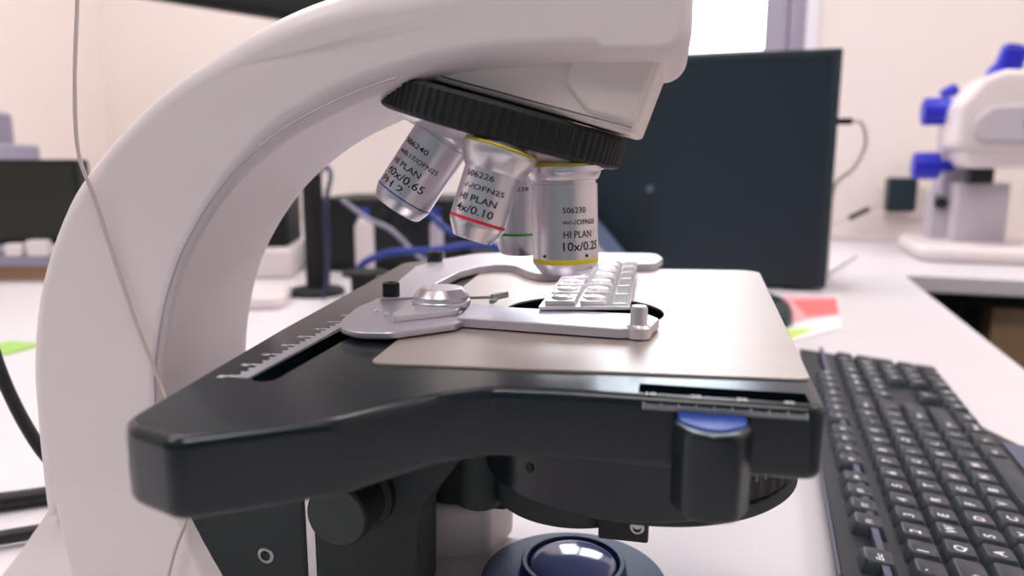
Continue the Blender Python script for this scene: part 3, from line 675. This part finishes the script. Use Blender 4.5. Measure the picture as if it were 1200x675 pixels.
b = MB(); box(b, -.10, .065, -.05, .16, .0, .055, .008, .012); b.build('white_plinth', M['white'], pb)
po_ = empty('black_post', (-.317, 1.16, 0), 0, 'black upright post with pale clamp on top seen through the microscope arm', 'post')
b = MB(); lathe(b, [(.045, 0), (.045, .006), (.04, .01), (.016, .012), (.016, .19), (.014, .193), (0, .193)], 32); b.build('pole', M['deep'], po_)
b = MB(); lathe(b, [(.012, .193), (.02, .197), (.02, .216), (.014, .222), (0, .223)], 24); b.build('clamp', M['midgrey'], po_)
for i, (lab, pts) in enumerate((
    ('dark blue strand standing in for the blue glow along the black post', [(-.288, 1.085, .006), (-.284, 1.10, .03), (-.288, 1.13, .09), (-.293, 1.15, .15), (-.296, 1.2, .19), (-.32, 1.25, .2), (-.36, 1.28, .15), (-.37, 1.3, .05)]),  # added strand, its blue imitates the glow on the post's edge
    ('blue cable looping low across the desk toward the objectives', [(-.255, 1.17, .011), (-.245, 1.165, .045), (-.2, 1.17, .066), (-.13, 1.17, .07), (-.07, 1.18, .078), (-.02, 1.2, .07), (.05, 1.25, .02), (.12, 1.3, .011)]),
    ('blue cable bundle hanging behind the tilted blue-banded objective', [(-.20, 1.3, .18), (-.17, 1.28, .15), (-.14, 1.26, .12), (-.10, 1.25, .09), (-.07, 1.25, .12), (-.05, 1.27, .10), (-.03, 1.3, .06), (-.0, 1.32, .01)]),
    ('pale grey cable slanting in front of the electronics box', [(-.28, 1.2, .15), (-.24, 1.2, .12), (-.20, 1.2, .10), (-.16, 1.2, .06), (-.12, 1.2, .03), (-.1, 1.18, .005)]))):
    b = MB(); tube(b, spline(pts, 6), (.004, .006, .006, .004)[i], 10); o = b.build('cable', M['postglow'] if i == 0 else M['cablem'] if i < 3 else M['midgrey'], None, wn=False); tag(o, lab, 'cable')
for i, (x, y, h_, r_) in enumerate(((-.265, 1.30, .13, .017), (-.135, 1.30, .13, .012))):
    o = empty('reagent_bottle', (x, y, 0), 0, ('white bottle beside the black post in front of the electronics box', 'narrow pale bottle below the tip of the blue-banded objective')[i], 'bottle', 'bottles by the electronics box')
    b = MB(); lathe(b, [(r_*.9, 0), (r_, .003), (r_, h_*.75), (r_*.6, h_*.85), (r_*.5, h_*.9)], 28); b.build('body', M['white'] if i == 0 else M['grey'], o)
    b = MB(); lathe(b, [(r_*.55, h_*.88), (r_*.6, h_*.9), (r_*.6, h_), (0, h_)], 24); b.build('cap', M['cableb'], o)
hs = empty('cable_reel', (-.225, 1.09, 0), R(20), 'small dark reel on the desk beneath the blue cables', 'reel')
b = MB(); lathe(b, [(.03, .0), (.033, .002), (.033, .008), (.02, .010), (.02, .04), (.033, .042), (.033, .048), (.0, .049)], 32); b.build('spool', M['deep'], hs)
tr_ = slab(MB(), fillet(rect(-.10, .06, -.06, .06), .02, 5), 0, .02, .006, 'xy', 3).build('white_tray', M['white']); put(tr_, (-.40, 1.08, 0), R(10)); tag(tr_, 'low white tray on the desk left of the black post', 'tray')
# near left desk clutter
o = slab(MB(), fillet(rect(-.04, .012, -.02, .03), .003, 3), 0, .002, .0005, 'xy', 2).build('green_note', M['greennote']); put(o, (-.565, .80, 0), R(-14)); tag(o, 'small green note on the desk at the left edge', 'note')
for i, (y, yy) in enumerate(((560, 590), (612, 632))):
    p = [(-.9, .30-.05*i, .006), (-.5, .36-.045*i, .006), (-.36, .40-.05*i, .006), (-.285, .425-.055*i, .006), (-.22, .46-.05*i, .006), (-.16, .56-.05*i, .006)]
    b = MB(); tube(b, spline(p, 8), .0055-.0015*i, 10); o = b.build('desk_cable', M['cablek'], None, wn=False)
    tag(o, ('thick black cable crossing the desk at the lower left behind the arm', 'thinner black cable at the lowest left corner of the desk')[i], 'cable')

# ------------------------------------------------------------------ world, camera
wd = bpy.data.worlds.new('sky'); sc.world = wd; wd.use_nodes = True
bg = wd.node_tree.nodes['Background']; bg.inputs['Color'].default_value = (.82, .90, 1., 1); bg.inputs['Strength'].default_value = 6.0
cam = bpy.data.cameras.new('camera'); co = bpy.data.objects.new('camera', cam); COL.objects.link(co)
co.location = (0, 0, .21); co.rotation_euler = (R(90-9.8), 0, 0)
cam.sensor_width = 36; cam.lens = 25.5; cam.clip_start = .01; cam.clip_end = 50
cam.dof.use_dof = True; cam.dof.focus_distance = .272; cam.dof.aperture_fstop = 8.2
sc.camera = co
sc.view_settings.view_transform = 'Standard'; sc.view_settings.look = 'None'; sc.view_settings.gamma = 1; sc.view_settings.use_curve_mapping = False
sc.view_settings.exposure = .55
